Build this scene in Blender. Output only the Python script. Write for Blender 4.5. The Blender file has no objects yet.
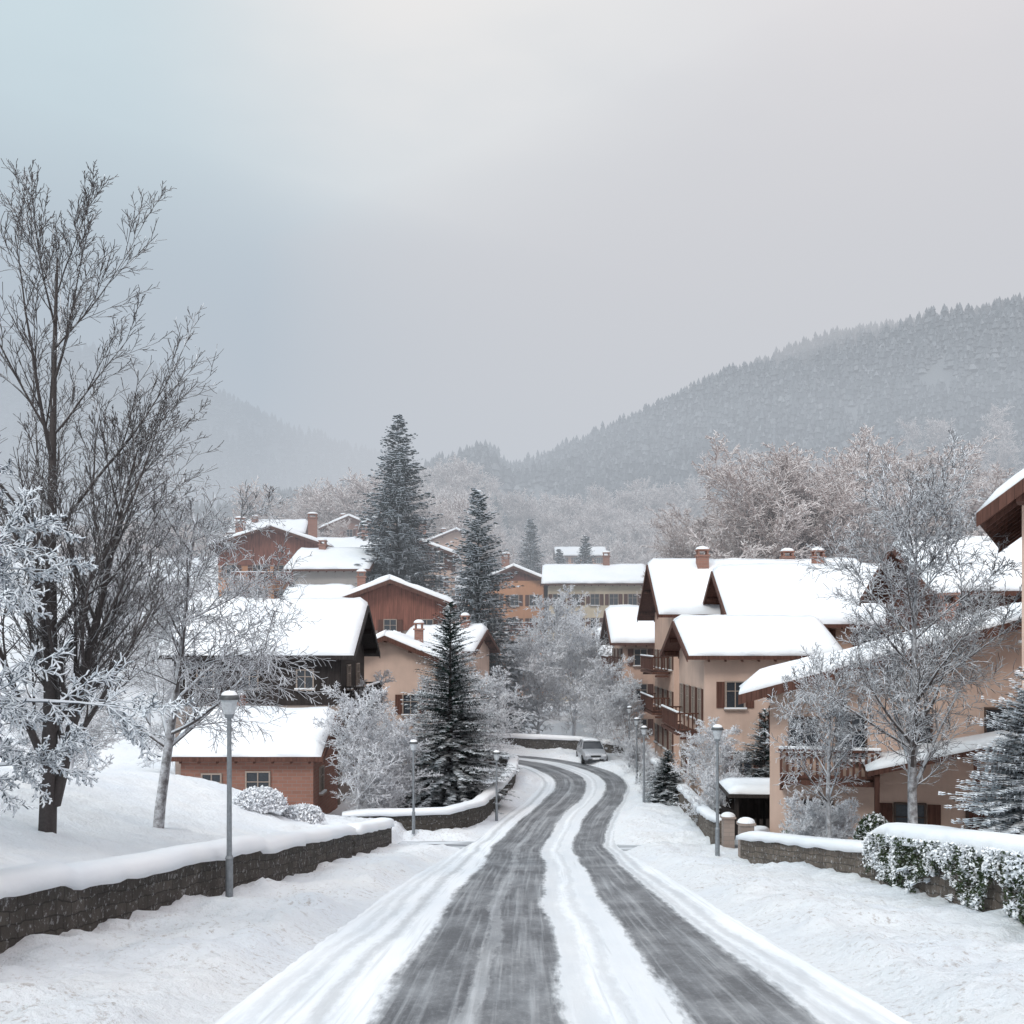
import bpy, bmesh, math, random
import numpy as np
from mathutils import Vector, Matrix

scene = bpy.context.scene
R = random.Random(7)
RN = np.random.RandomState(11)

# ------------------------------------------------------------------ helpers
def link(o, parent=None):
    scene.collection.objects.link(o)
    if parent is not None:
        o.parent = parent
    return o

def empty(name, loc=(0,0,0), yaw=0.0):
    e = bpy.data.objects.new(name, None)
    e.empty_display_size = 0.3
    e.location = loc
    e.rotation_euler = (0, 0, yaw)
    link(e)
    return e

def np_mesh(name, verts, faces, mat=None, smooth=False):
    me = bpy.data.meshes.new(name)
    v = np.asarray(verts, dtype=np.float32).reshape(-1, 3)
    f = np.asarray(faces, dtype=np.int32)
    n, k = f.shape
    me.vertices.add(len(v)); me.vertices.foreach_set('co', v.ravel())
    me.loops.add(n*k); me.loops.foreach_set('vertex_index', f.ravel())
    me.polygons.add(n)
    me.polygons.foreach_set('loop_start', np.arange(0, n*k, k, dtype=np.int32))
    me.polygons.foreach_set('loop_total', np.full(n, k, dtype=np.int32))
    me.polygons.foreach_set('use_smooth', np.full(n, smooth, dtype=bool))
    me.update(calc_edges=True); me.validate()
    if mat: me.materials.append(mat)
    return me

class G:
    """polygon accumulator"""
    def __init__(s): s.v = []; s.f = []
    def add(s, vs, fs):
        o = len(s.v); s.v += [tuple(p) for p in vs]
        s.f += [tuple(i+o for i in f) for f in fs]
    def hexa(s, p):
        s.add(p, [(3,2,1,0),(4,5,6,7),(0,1,5,4),(1,2,6,5),(2,3,7,6),(3,0,4,7)])
    def box(s, c, d):
        x,y,z = c; a,b,e = d[0]/2,d[1]/2,d[2]/2
        s.hexa([(x-a,y-b,z-e),(x+a,y-b,z-e),(x+a,y+b,z-e),(x-a,y+b,z-e),
                (x-a,y-b,z+e),(x+a,y-b,z+e),(x+a,y+b,z+e),(x-a,y+b,z+e)])
    def tube(s, p0, p1, r0, r1, n=10, cap=True):
        p0 = Vector(p0); p1 = Vector(p1); d = (p1-p0).normalized()
        a = d.orthogonal().normalized(); b = d.cross(a)
        vs = []
        for p, r in ((p0,r0),(p1,r1)):
            for i in range(n):
                t = 2*math.pi*i/n
                vs.append(p + a*math.cos(t)*r + b*math.sin(t)*r)
        fs = [(i,(i+1)%n,n+(i+1)%n,n+i) for i in range(n)]
        if cap: fs += [tuple(range(n))[::-1], tuple(range(n,2*n))]
        s.add(vs, fs)
    def dome(s, c, r, n=12, m=5, full=False):
        vs=[]; fs=[]
        lo = -math.pi/2 if full else 0
        for j in range(m+1):
            ph = lo + (math.pi/2-lo)*j/m
            for i in range(n):
                t=2*math.pi*i/n
                vs.append((c[0]+r[0]*math.cos(ph)*math.cos(t), c[1]+r[1]*math.cos(ph)*math.sin(t), c[2]+r[2]*math.sin(ph)))
        for j in range(m):
            for i in range(n):
                fs.append((j*n+i,j*n+(i+1)%n,(j+1)*n+(i+1)%n,(j+1)*n+i))
        s.add(vs,fs)
    def obj(s, name, mat, parent=None, smooth=False, bevel=0, bseg=2):
        if not s.v: return None
        me = bpy.data.meshes.new(name)
        me.from_pydata([tuple(v) for v in s.v], [], s.f)
        bm = bmesh.new(); bm.from_mesh(me)
        bmesh.ops.recalc_face_normals(bm, faces=bm.faces)
        bm.to_mesh(me); bm.free()
        if smooth:
            for p in me.polygons: p.use_smooth = True
        me.materials.append(mat)
        o = bpy.data.objects.new(name, me)
        link(o, parent)
        if bevel:
            b = o.modifiers.new('bevel','BEVEL'); b.width = bevel; b.segments = bseg; b.limit_method='ANGLE'
        return o

# ------------------------------------------------------------------ materials
class NT:
    def __init__(s, name):
        s.m = bpy.data.materials.new(name); s.m.use_nodes = True
        s.t = s.m.node_tree; s.t.nodes.clear()
        s.out = s.t.nodes.new('ShaderNodeOutputMaterial')
        s.b = s.t.nodes.new('ShaderNodeBsdfPrincipled')
        s.t.links.new(s.b.outputs[0], s.out.inputs[0])
        s.geo = None
    def n(s, ty, **kw):
        nd = s.t.nodes.new(ty)
        for k,v in kw.items(): setattr(nd,k,v)
        return nd
    def set(s, sock, val):
        if isinstance(val, bpy.types.NodeSocket): s.t.links.new(val, sock)
        elif isinstance(val,(tuple,list)) and len(val)==3 and sock.type=='RGBA': sock.default_value = (*val,1)
        else: sock.default_value = val
    def math(s, op, a, b=0.0, c=None, clamp=False):
        nd = s.n('ShaderNodeMath', operation=op, use_clamp=clamp)
        s.set(nd.inputs[0],a); s.set(nd.inputs[1],b)
        if c is not None: s.set(nd.inputs[2],c)
        return nd.outputs[0]
    def mix(s, f, a, b, blend='MIX'):
        nd = s.n('ShaderNodeMixRGB', blend_type=blend)
        s.set(nd.inputs[0],f); s.set(nd.inputs[1],a); s.set(nd.inputs[2],b)
        return nd.outputs[0]
    def mr(s, v, a, b, c=0.0, d=1.0, smooth=False):
        nd = s.n('ShaderNodeMapRange')
        if smooth: nd.interpolation_type='SMOOTHSTEP'
        s.set(nd.inputs[0],v); nd.inputs[1].default_value=a; nd.inputs[2].default_value=b
        nd.inputs[3].default_value=c; nd.inputs[4].default_value=d
        return nd.outputs[0]
    def coord(s, kind='Object'):
        return s.n('ShaderNodeTexCoord').outputs[kind]
    def pos(s):
        if s.geo is None: s.geo = s.n('ShaderNodeNewGeometry')
        return s.geo.outputs['Position']
    def nz(s):
        s.pos()
        x = s.n('ShaderNodeSeparateXYZ'); s.t.links.new(s.geo.outputs['Normal'], x.inputs[0]); return x.outputs[2]
    def noise(s, vec, scale, detail=4, rough=0.55):
        nd = s.n('ShaderNodeTexNoise'); nd.inputs['Scale'].default_value=scale
        nd.inputs['Detail'].default_value=detail; nd.inputs['Roughness'].default_value=rough
        if vec is not None: s.t.links.new(vec, nd.inputs['Vector'])
        return nd.outputs['Fac']
    def scale(s, vec, sc):
        nd = s.n('ShaderNodeMapping'); s.t.links.new(vec, nd.inputs[0]); nd.inputs['Scale'].default_value=sc
        return nd.outputs[0]
    def bump(s, h, strength, dist=0.05):
        nd = s.n('ShaderNodeBump'); nd.inputs['Strength'].default_value=strength; nd.inputs['Distance'].default_value=dist
        s.t.links.new(h, nd.inputs['Height']); s.t.links.new(nd.outputs[0], s.b.inputs['Normal'])
    def done(s, col=None, rough=0.8, spec=None):
        if col is not None: s.set(s.b.inputs['Base Color'], col)
        s.set(s.b.inputs['Roughness'], rough)
        if spec is not None: s.b.inputs['Specular IOR Level'].default_value = spec
        return s.m

SNOWC = (0.84,0.865,0.90)
def mk_snow(name, bumpd=0.05):
    m = NT(name); p = m.pos()
    big = m.noise(p, 0.35, 3); mid = m.noise(p, 2.2, 5); fine = m.noise(p, 22, 4)
    col = m.mix(m.mr(big,.3,.7), (0.81,0.85,0.90), (0.88,0.89,0.91))
    h = m.math('ADD', m.math('MULTIPLY', mid, 1.0), m.math('MULTIPLY', fine, 0.25))
    m.bump(h, 0.55, bumpd)
    return m.done(col, 0.62, 0.25)
snow = mk_snow('snow_mat', .05)
roof_snow = mk_snow('roof_snow_mat', .09)

def mk_ground():
    m = NT('snow_ground_mat'); p = m.pos()
    sx = m.n('ShaderNodeSeparateXYZ'); m.t.links.new(p, sx.inputs[0])
    big = m.noise(p, 0.3, 3); mid = m.noise(p, 1.9, 5); fine = m.noise(p, 9, 6, .7); grit=m.noise(p,38,3,.6)
    col = m.mix(m.mr(big,.3,.7), (0.80,0.84,0.90), (0.88,0.89,0.91))
    sp = m.noise(p, 8.5, 6, .75); patch = m.noise(p, .45, 3)
    d = m.math('MULTIPLY', m.mr(sp,.55,.63), m.mr(patch,.36,.56))
    ax = m.math('ABSOLUTE', m.math('SUBTRACT', sx.outputs[0], .8))
    near = m.mr(ax, 6.0, 8.5, 1, 0)
    d = m.math('MULTIPLY', d, near)
    col = m.mix(m.math('MULTIPLY', d, .6), col, (0.38,0.32,0.29))
    far = m.mr(sx.outputs[1], 235, 330)
    fn = m.noise(p, 0.03, 5)
    col = m.mix(m.math('MULTIPLY', far, m.mr(fn,.2,.45,.5,.95)), col, (0.13,0.14,0.15))
    h = m.math('ADD', mid, m.math('ADD', m.math('MULTIPLY', fine, 0.6), m.math('MULTIPLY', grit, .15)))
    m.bump(h, 1.0, 0.13)
    return m.done(col, 0.65, 0.2)
ground_mat = mk_ground()

def mk_road():
    m = NT('snowy_asphalt_mat')
    uv = m.coord('UV'); s = m.n('ShaderNodeSeparateXYZ'); m.t.links.new(uv, s.inputs[0])
    u = s.outputs[0]; v = s.outputs[1]
    slow = m.noise(m.scale(uv,(0.25,0.09,1)), 1.0, 2)
    mid = m.noise(m.scale(uv,(1.6,0.30,1)), 1.0, 4)
    fine = m.noise(m.scale(uv,(10,2.0,1)), 1.0, 4,.65)
    du = m.math('ADD', m.math('MULTIPLY', m.math('SUBTRACT', slow,.5), .65),
         m.math('ADD', m.math('MULTIPLY', m.math('SUBTRACT', mid,.5), .26), m.math('MULTIPLY', m.math('SUBTRACT', fine,.5), .28)))
    uu = m.math('ADD', u, du)
    def track(c,h,w,soft=.10):
        a = m.math('ABSOLUTE', m.math('SUBTRACT', uu, c))
        return m.mr(a, max(h-soft,0), h+soft, w, 0, True)
    t = track(-1.40,.48,1.0)
    for c,h,w in ((-0.38,.46,1.0),(-0.92,.3,.82),(1.88,.64,1.0),(-2.45,.10,.40),(2.95,.12,.35),(-2.9,.06,.28),(-3.15,.05,.2),(0.70,.08,.28),(1.05,.3,.15),(0.2,.25,.25),(2.65,.1,.4)):
        t = m.math('MAXIMUM', t, track(c,h,w))
    streak = m.noise(m.scale(uv,(11,0.16,1)), 1.0, 4,.6)
    streak2 = m.noise(m.scale(uv,(4.0,0.10,1)), 1.0, 3,.5)
    t = m.math('MULTIPLY', t, m.mr(streak,.28,.50,.76,1.0))
    t = m.math('MULTIPLY', t, m.mr(streak2,.30,.46,.78,1.0))
    speck = m.noise(m.scale(uv,(14,6,1)), 1.0, 4,.7)
    t = m.math('MULTIPLY', t, m.mr(speck,.30,.5,.88,1.0))
    veil = m.noise(m.scale(uv,(1.2,.5,1)),1.0,5,.65)
    t = m.math('MULTIPLY', t, m.mr(veil,.42,.72,1.0,.76))
    t2 = m.math('MAXIMUM', t, m.math('MULTIPLY', m.mr(streak,.50,.72), .26))
    asp = m.mix(m.noise(uv, 60, 2), (0.062,0.067,0.077), (0.110,0.115,0.125))
    sn = m.mix(m.mr(mid,.3,.7), (0.76,0.80,0.85), (0.85,0.87,0.90))
    col = m.mix(t2, sn, asp)
    rough = m.mr(t2, 0, 1, .65, .42)
    hh = m.math('ADD', m.math('MULTIPLY', m.math('SUBTRACT',1.0,t2), 1.0), m.math('MULTIPLY', fine, .5))
    m.bump(hh, .7, .035)
    return m.done(col, rough, .35)
road_mat = mk_road()

def mk_slush():
    m = NT('slush_mat'); p=m.pos()
    a = m.noise(m.scale(p,(.35,2.2,1)),1.0,5,.6)
    col = m.mix(m.mr(a,.40,.56), (0.72,0.76,0.81),(0.17,0.18,0.20))
    m.bump(a,.6,.04)
    return m.done(col,.55,.3)
slush = mk_slush()

def mk_stone(name, c1, c2, mortar, sc=(1,1,1), bw=.5, rh=.25, snowy=.35, use='UV'):
    m = NT(name); uv = m.coord(use)
    w = m.scale(uv, sc)
    dn = m.n('ShaderNodeTexNoise'); m.t.links.new(w, dn.inputs['Vector']); dn.inputs['Scale'].default_value=2.3
    mx = m.mix(.16, w, dn.outputs['Color'], 'ADD')
    br = m.n('ShaderNodeTexBrick'); m.t.links.new(mx, br.inputs['Vector'])
    m.set(br.inputs['Color1'], c1); m.set(br.inputs['Color2'], c2); m.set(br.inputs['Mortar'], mortar)
    br.inputs['Scale'].default_value=1; br.inputs['Brick Width'].default_value=bw; br.inputs['Row Height'].default_value=rh
    br.inputs['Mortar Size'].default_value=.014; br.inputs['Mortar Smooth'].default_value=.6
    p = m.pos(); n1 = m.noise(p, 2.0, 6,.7); n2 = m.noise(p, 18, 4)
    col = m.mix(m.mr(n1,.3,.75,0,.8), br.outputs['Color'], mortar)
    st = m.noise(m.scale(uv,(3,.5,1)),1.0,5,.65)
    col = m.mix(m.mr(st,.45,.7,0,.5), col, tuple(x*.5 for x in c1))
    col = m.mix(m.math('MULTIPLY', m.mr(m.noise(p,9,5,.75),.56,.66), snowy), col, SNOWC)
    h = m.math('ADD', br.outputs['Fac'], m.math('MULTIPLY', n2, -.8))
    nd = m.n('ShaderNodeBump'); nd.invert=True; nd.inputs['Strength'].default_value=.7; nd.inputs['Distance'].default_value=.03
    m.t.links.new(h, nd.inputs['Height']); m.t.links.new(nd.outputs[0], m.b.inputs['Normal'])
    return m.done(col,.88,.2)
stone = mk_stone('stone_wall_mat',(0.070,0.062,0.056),(0.105,0.093,0.082),(0.045,0.041,0.038),bw=.42,rh=.2,snowy=.28)
stone2 = mk_stone('stone_wall_brown_mat',(0.15,0.125,0.105),(0.23,0.19,0.16),(0.08,0.07,0.06), bw=.34,rh=.17,snowy=.35)

def mk_plaster(name, c, brick=False):
    m = NT(name); p = m.pos()
    n1 = m.noise(p,.5,4); n2=m.noise(p,4,5,.7); n3 = m.noise(p,30,3)
    dark = tuple(x*.84 for x in c); lite=tuple(min(1,x*1.08) for x in c)
    col = m.mix(m.mr(n1,.3,.7), dark, lite)
    st = m.noise(m.scale(p,(2.2,2.2,.25)),1.0,4,.6)
    col = m.mix(m.mr(st,.5,.78,0,.3), col, tuple(x*.6 for x in c))
    if brick:
        ge = m.coord('Object')
        s = m.n('ShaderNodeSeparateXYZ'); m.t.links.new(ge, s.inputs[0])
        cb = m.n('ShaderNodeCombineXYZ'); m.t.links.new(m.math('ADD',s.outputs[0],s.outputs[1]),cb.inputs[0]); m.t.links.new(s.outputs[2],cb.inputs[1])
        br = m.n('ShaderNodeTexBrick'); m.t.links.new(cb.outputs[0], br.inputs['Vector'])
        m.set(br.inputs['Color1'], dark); m.set(br.inputs['Color2'], lite); m.set(br.inputs['Mortar'], (0.25,0.22,0.2))
        br.inputs['Scale'].default_value=1; br.inputs['Brick Width'].default_value=.42; br.inputs['Row Height'].default_value=.16; br.inputs['Mortar Size'].default_value=.012
        col = m.mix(.75, col, br.outputs['Color'])
    m.bump(m.math('ADD',n2,m.math('MULTIPLY',n3,.4)),.35,.02)
    return m.done(col,.9,.15)
peach = mk_plaster('peach_plaster_mat',(0.61,0.43,0.345))
peach2 = mk_plaster('pale_peach_plaster_mat',(0.63,0.47,0.39))
orange = mk_plaster('orange_plaster_mat',(0.62,0.32,0.18))
cream = mk_plaster('cream_plaster_mat',(0.64,0.55,0.42))
greypl = mk_plaster('grey_plaster_mat',(0.40,0.37,0.35))
brick = mk_plaster('brick_mat',(0.30,0.155,0.12),True)
rubble = mk_plaster('rubble_stone_mat',(0.34,0.28,0.25),True)

def mk_wood(name, c):
    m = NT(name); o = m.coord('Object')
    g = m.noise(m.scale(o,(9,9,.7)),1.0,4,.6)
    s = m.n('ShaderNodeSeparateXYZ'); m.t.links.new(o,s.inputs[0])
    xy = m.math('ADD',s.outputs[0],s.outputs[1])
    fr = m.math('FRACT', m.math('MULTIPLY',xy,6.0))
    gap = m.math('LESS_THAN', fr, .1)
    col = m.mix(m.mr(g,.3,.7), tuple(x*.65 for x in c), tuple(min(1,x*1.35) for x in c))
    col = m.mix(m.math('MULTIPLY',gap,.6), col, tuple(x*.3 for x in c))
    m.bump(m.math('SUBTRACT',g,gap),.4,.015)
    return m.done(col,.75,.25)
darkwood = mk_wood('dark_wood_mat',(0.034,0.028,0.027))
brownwood = mk_wood('brown_wood_mat',(0.105,0.050,0.038))
redwood = mk_wood('red_wood_mat',(0.22,0.09,0.065))

def mk_simple(name,c,rough=.6,metal=0,spec=.5):
    m = NT(name); p=m.pos(); n=m.noise(p,14,4)
    col = m.mix(m.mr(n,.3,.7), tuple(x*.82 for x in c), tuple(min(1,x*1.15) for x in c))
    m.b.inputs['Metallic'].default_value=metal
    return m.done(col,rough,spec)
glass = mk_simple('window_glass_mat',(0.035,0.042,0.052),.12)
frame_w = mk_simple('window_frame_mat',(0.34,0.28,0.24),.6)
frame_d = mk_simple('dark_frame_mat',(0.07,0.045,0.035),.6)
metal = mk_simple('grey_metal_mat',(0.24,0.26,0.28),.5,.4)
metald = mk_simple('dark_metal_mat',(0.09,0.095,0.10),.5,.4)
lampglass = mk_simple('lamp_shade_mat',(0.50,0.53,0.56),.25)
carpaint = mk_simple('silver_paint_mat',(0.42,0.44,0.47),.28,.25)
rubber = mk_simple('rubber_mat',(0.02,0.02,0.02),.8)
headl = mk_simple('headlight_mat',(0.7,0.72,0.75),.15)
red = mk_simple('tail_light_mat',(0.35,0.02,0.02),.3)

def mk_bark(name, bark, frost, th=0.1, soft=.35, noise_amt=.5):
    m = NT(name); p = m.pos(); nz = m.nz()
    n = m.noise(p, 6, 3,.7)
    f = m.math('ADD', nz, m.math('MULTIPLY', m.math('SUBTRACT', n,.5), noise_amt*2))
    f = m.mr(f, th-soft, th+soft, 0, 1, True)
    b = m.mix(m.noise(p,25,3), tuple(x*.6 for x in bark), tuple(x*1.4 for x in bark))
    return m.done(m.mix(f, b, frost), .85, .15)
bark_dark = mk_bark('bark_dark_mat',(0.075,0.066,0.065),(0.78,0.82,0.87), .42,.25,.5)
bark_mid = mk_bark('bark_mid_mat',(0.105,0.092,0.09),(0.80,0.83,0.88), .02,.4,.5)
bark_frost = mk_bark('bark_frost_mat',(0.30,0.28,0.285),(0.84,0.86,0.90), -.45,.5,.5)
bark_frost_warm = mk_bark('bark_frost_warm_mat',(0.45,0.35,0.32),(0.83,0.79,0.785), -.25,.7,.5)
bark_laden = mk_bark('bark_laden_mat',(0.10,0.115,0.135),(0.84,0.89,0.94), -.35,.3,.4)
needle = mk_bark('needle_mat',(0.018,0.036,0.030),(0.76,0.80,0.85), .95,.18,.30)
needle_s = mk_bark('needle_snowy_mat',(0.060,0.076,0.076),(0.78,0.82,0.87), .45,.35,.5)
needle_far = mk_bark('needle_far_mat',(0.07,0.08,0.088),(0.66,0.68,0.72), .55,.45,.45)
leaf = mk_bark('hedge_leaf_mat',(0.05,0.07,0.035),(0.76,0.80,0.85), .75,.3,.5)

# ------------------------------------------------------------------ terrain
def vnoise(x, y, seed=0):
    x = np.asarray(x,float); y = np.asarray(y,float)
    xi = np.floor(x).astype(np.int64); yi = np.floor(y).astype(np.int64)
    fx = x-xi; fy = y-yi; fx = fx*fx*(3-2*fx); fy = fy*fy*(3-2*fy)
    def h(a,b):
        n = (a*374761393 + b*668265263 + seed*974711) & 0x7fffffff
        n = ((n ^ (n>>13))*1274126177) & 0x7fffffff
        return ((n ^ (n>>16)) & 0xffff)/65535.0
    return (h(xi,yi)*(1-fx)+h(xi+1,yi)*fx)*(1-fy)+(h(xi,yi+1)*(1-fx)+h(xi+1,yi+1)*fx)*fy

def sst(x): x = np.clip(x,0,1); return x*x*(3-2*x)

CL = [(0.35,-30),(0.40,-10),(0.45,0),(0.5,10),(0.62,23),(0.95,36),(1.25,45),(2.15,53),(3.5,60),(4.35,66),(4.35,71.5),(2.9,77),(0.2,81),(-4,83.5),(-10,85.5),(-20,86.5),(-34,87)]
def catmull(P, n=14):
    P = [np.array(p,float) for p in P]; out=[]
    P = [2*P[0]-P[1]]+P+[2*P[-1]-P[-2]]
    for i in range(1,len(P)-2):
        for k in range(n):
            t=k/n
            out.append(.5*((2*P[i])+(-P[i-1]+P[i+1])*t+(2*P[i-1]-5*P[i]+4*P[i+1]-P[i+2])*t*t+(-P[i-1]+3*P[i]-3*P[i+1]+P[i+2])*t**3))
    out.append(P[-2]); return np.array(out)
CLD = catmull(CL)
HW = np.interp(CLD[:,1],[0,30,50,75,90],[3.5,3.4,2.9,2.6,2.4])

def prof(Y):
    k=1.6; t=(47.8-np.clip(Y,-120,1e9))/k
    return -8.8+0.136*k*np.logaddexp(0,t)

HX = [-1500,-500,-200,-110,-45,26,103,190,279,450,800,1500]
HZ = [0,0,8,22,40,82,118,150,158,172,175,150]
def base(X,Y):
    X=np.asarray(X,float); Y=np.asarray(Y,float)
    z = prof(Y)
    wx = -6.7+(np.clip(Y,-30,60)-14.5)*0.07
    d = wx-0.25-X
    fade = 1-sst((Y-42)/14)
    z = z + np.where(d>0, (0.75*sst(d/0.5)+2.0*sst(d/9))*fade, 0)
    d2 = X-8.9
    z = z + 0.45*sst(d2/1.0)*(1-sst((Y-33)/4))
    sL = 1-sst((X+14)/16)
    z = z + np.clip(Y-76,0,90)*0.20*sL + np.clip(Y-100,0,400)*0.05
    z = z + np.interp(X,HX,HZ)*sst((Y-215)/385)*np.where(Y>600,np.clip(1-(Y-600)/1500,0,1),1)
    z = z + 14*np.exp(-((X-290)/90)**2-((Y-430)/90)**2)
    z = z + 235*np.exp(-((X+480)/420)**2-((Y-1000)/200)**2)
    return z
def road_info(X,Y):
    X=np.atleast_1d(np.asarray(X,float)).ravel(); Y=np.atleast_1d(np.asarray(Y,float)).ravel()
    best=np.full(X.shape,1e9); hw=np.zeros(X.shape)
    m = (np.abs(X)<45)&(Y>-40)&(Y<100)
    xs=X[m]; ys=Y[m]; b=np.full(xs.shape,1e18); h=np.zeros(xs.shape)
    for (cx,cy),w in zip(CLD,HW):
        d=(xs-cx)**2+(ys-cy)**2; k=d<b; b[k]=d[k]; h[k]=w
    best[m]=np.sqrt(b); hw[m]=h
    return best,hw
def in_side(X,Y):
    return ((np.abs(Y-(45.2))<2.2)&(X>-14)&(X<-1))|((np.abs(Y-(43.4))<2.2)&(X>1)&(X<12))
def height(X,Y):
    shp=np.shape(X); X=np.asarray(X,float).ravel(); Y=np.asarray(Y,float).ravel()
    z=base(X,Y); d,hw=road_info(X,Y)
    e=d-hw
    bank = np.where(e>0, 0.0+0.24*sst(e/0.8)-0.05*sst((e-1)/1.5), np.where(e>-.35,-0.10+0.10*sst((e+.35)/.35),-.10))
    off = sst((e+.1)/1.0)
    flat = in_side(X,Y)
    near = (np.abs(X)<60)&(Y<120)
    lump = (vnoise(X*.55,Y*.55,1)-.5)*.24+(vnoise(X*1.7,Y*1.7,2)-.5)*.17+(vnoise(X*4.5,Y*4.5,3)-.5)*.12+(vnoise(X*9.5,Y*9.5,5)-.5)*.075
    lump = lump*np.where((X<-7)|(X>9),.5,1.0)
    big = (vnoise(X*.02,Y*.02,4)-.5)*14+(vnoise(X*.06,Y*.06,6)-.5)*5
    z = z + np.where(flat, -0.03, bank) + np.where(near, lump*off*np.where(flat,0,1), 0) + big*sst((Y-240)/120)
    return z.reshape(shp)
def gz(x,y): return float(height(np.array([x]),np.array([y]))[0])

xs = np.concatenate([-np.geomspace(2600,42,46), np.arange(-40,-13,1.0), np.arange(-13,13,0.15), np.arange(13,41,1.0), np.geomspace(42,2600,46)])
ys = np.concatenate([np.arange(-120,2,6.0), np.arange(2,8,.5), np.arange(8,26,0.13), np.arange(26,40,.2), np.arange(40,92,.35), np.arange(92,130,1.5), np.geomspace(131,3000,110)])
XX,YY = np.meshgrid(xs,ys)
ZZ = height(XX,YY)
nv = np.stack([XX,YY,ZZ],-1).reshape(-1,3)
nx=len(xs); ny=len(ys)
ii,jj = np.meshgrid(np.arange(nx-1),np.arange(ny-1)); a=(jj*nx+ii).ravel()
link(bpy.data.objects.new('snowy_ground', np_mesh('snowy_ground',nv,np.stack([a,a+1,a+nx+1,a+nx],1),ground_mat,True)))

def ribbon(name, pts, hws, mat, dz, nl=16):
    pts=np.asarray(pts,float); T=np.gradient(pts,axis=0); T/=np.linalg.norm(T,axis=1)[:,None]
    N=np.stack([T[:,1],-T[:,0]],1); s=np.concatenate([[0],np.cumsum(np.linalg.norm(np.diff(pts,axis=0),axis=1))])
    V=[];UV=[]
    for i in range(len(pts)):
        for k in range(nl+1):
            u=(k/nl*2-1)*hws[i]; q=pts[i]+N[i]*u
            V.append((q[0],q[1],float(prof(q[1]))+dz)); UV.append((u,s[i]))
    F=[]
    for i in range(len(pts)-1):
        for k in range(nl):
            a=i*(nl+1)+k; F.append((a,a+1,a+nl+2,a+nl+1))
    me=np_mesh(name,V,F,mat,True)
    uvl=me.uv_layers.new(name='UVMap'); li=np.zeros(len(me.loops),dtype=np.int32); me.loops.foreach_get('vertex_index',li)
    uvl.data.foreach_set('uv',np.array(UV,dtype=np.float32)[li].ravel())
    return link(bpy.data.objects.new(name,me))
ribbon('road', CLD, HW, road_mat, -0.004)
def flat_ribbon(name,p0,p1,hw,mat,dz):
    n=40; pts=np.array([[p0[0]+(p1[0]-p0[0])*i/n,p0[1]+(p1[1]-p0[1])*i/n] for i in range(n+1)])
    return ribbon(name,pts,[hw]*(n+1),mat,dz,10)
flat_ribbon('side_street',(-13.5,45.2),(-1.6,45.2),1.9,slush,-0.012)
flat_ribbon('driveway',(4.2,43.4),(11.5,43.4),1.9,slush,-0.012)

# ------------------------------------------------------------------ walls with snow caps
def wall(name, pts, h, th, mat, cap=.2, capw=.1, step=.3, sink=.6, flat_segs=None):
    e = empty(name,(0,0,0))
    P=[np.array(p,float) for p in pts]; S=[]
    for a,b in zip(P[:-1],P[1:]):
        n=max(1,int(np.linalg.norm(b-a)/step))
        for i in range(n): S.append(a+(b-a)*i/n)
    S.append(P[-1]); S=np.array(S)
    T=np.gradient(S,axis=0); T/=np.linalg.norm(T,axis=1)[:,None]; N=np.stack([T[:,1],-T[:,0]],1)
    s=np.concatenate([[0],np.cumsum(np.linalg.norm(np.diff(S,axis=0),axis=1))])
    gzv=prof(S[:,1])
    if flat_segs:
        gt = np.array([float(prof(S[min(len(S)-1,int((int(x/flat_segs)+.5)*flat_segs/step)),1])) for x in s])
        gt = .08*gt+.92*gzv
    else: gt=gzv
    V=[];UV=[];n=len(S)
    for i in range(n):
        for side in (-1,1):
            q=S[i]+N[i]*side*th/2
            V += [(q[0],q[1],gzv[i]-sink),(q[0],q[1],gt[i]+h)]; UV += [(s[i],-sink),(s[i],h)]
    F=[]
    for i in range(n-1):
        a=i*4;b=a+4
        F += [(a,b,b+1,a+1),(a+2,a+3,b+3,b+2),(a+1,b+1,b+3,a+3)]
    F += [(0,1,3,2),((n-1)*4,(n-1)*4+2,(n-1)*4+3,(n-1)*4+1)]
    me=bpy.data.meshes.new(name+'_body'); me.from_pydata(V,[],F); me.materials.append(mat)
    uvl=me.uv_layers.new(name='UVMap')
    for l in me.loops: uvl.data[l.index].uv=UV[l.vertex_index]
    link(bpy.data.objects.new('masonry',me),e)
    V=[];F=[];m=9
    for i in range(n):
        jit=vnoise(s[i]*.7,3.3,9)*.25+.85; endf=1.0 if 1<i<n-2 else (.75 if i in(1,n-2) else .35)
        for k in range(m):
            t=math.pi*k/(m-1); wv=(th/2+capw*(.5+1.1*vnoise(s[i]*1.9,k*.1,12)))
            c=math.cos(t); c=math.copysign(abs(c)**.7,c); z=math.sin(t)**.6
            q=S[i]+N[i]*(-c)*wv
            V.append((q[0],q[1],gt[i]+h-0.03+cap*jit*endf*z - (0.04+.06*vnoise(s[i]*2.7,k,14) if k in(0,m-1) else 0)))
    for i in range(n-1):
        for k in range(m-1): a=i*m+k; F.append((a,a+1,a+m+1,a+m))
        F.append((i*m,(i+1)*m,(i+1)*m+m-1,i*m+m-1))
    g=G(); g.add(V,F+[tuple(range(m)),tuple(range((n-1)*m,n*m))]); g.obj('snow_cap',snow,e,True)
    return e
wall('stone_wall',[(-7.9,-2),(-6.7,14.5),(-5.15,34)],1.0,.42,stone,.26,.14,.3,flat_segs=9)
wall('stone_wall',[(-5.1,34.4),(-4.75,41.5),(-5.3,42.6)],1.0,.42,stone,.26,.12,.3)
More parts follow.
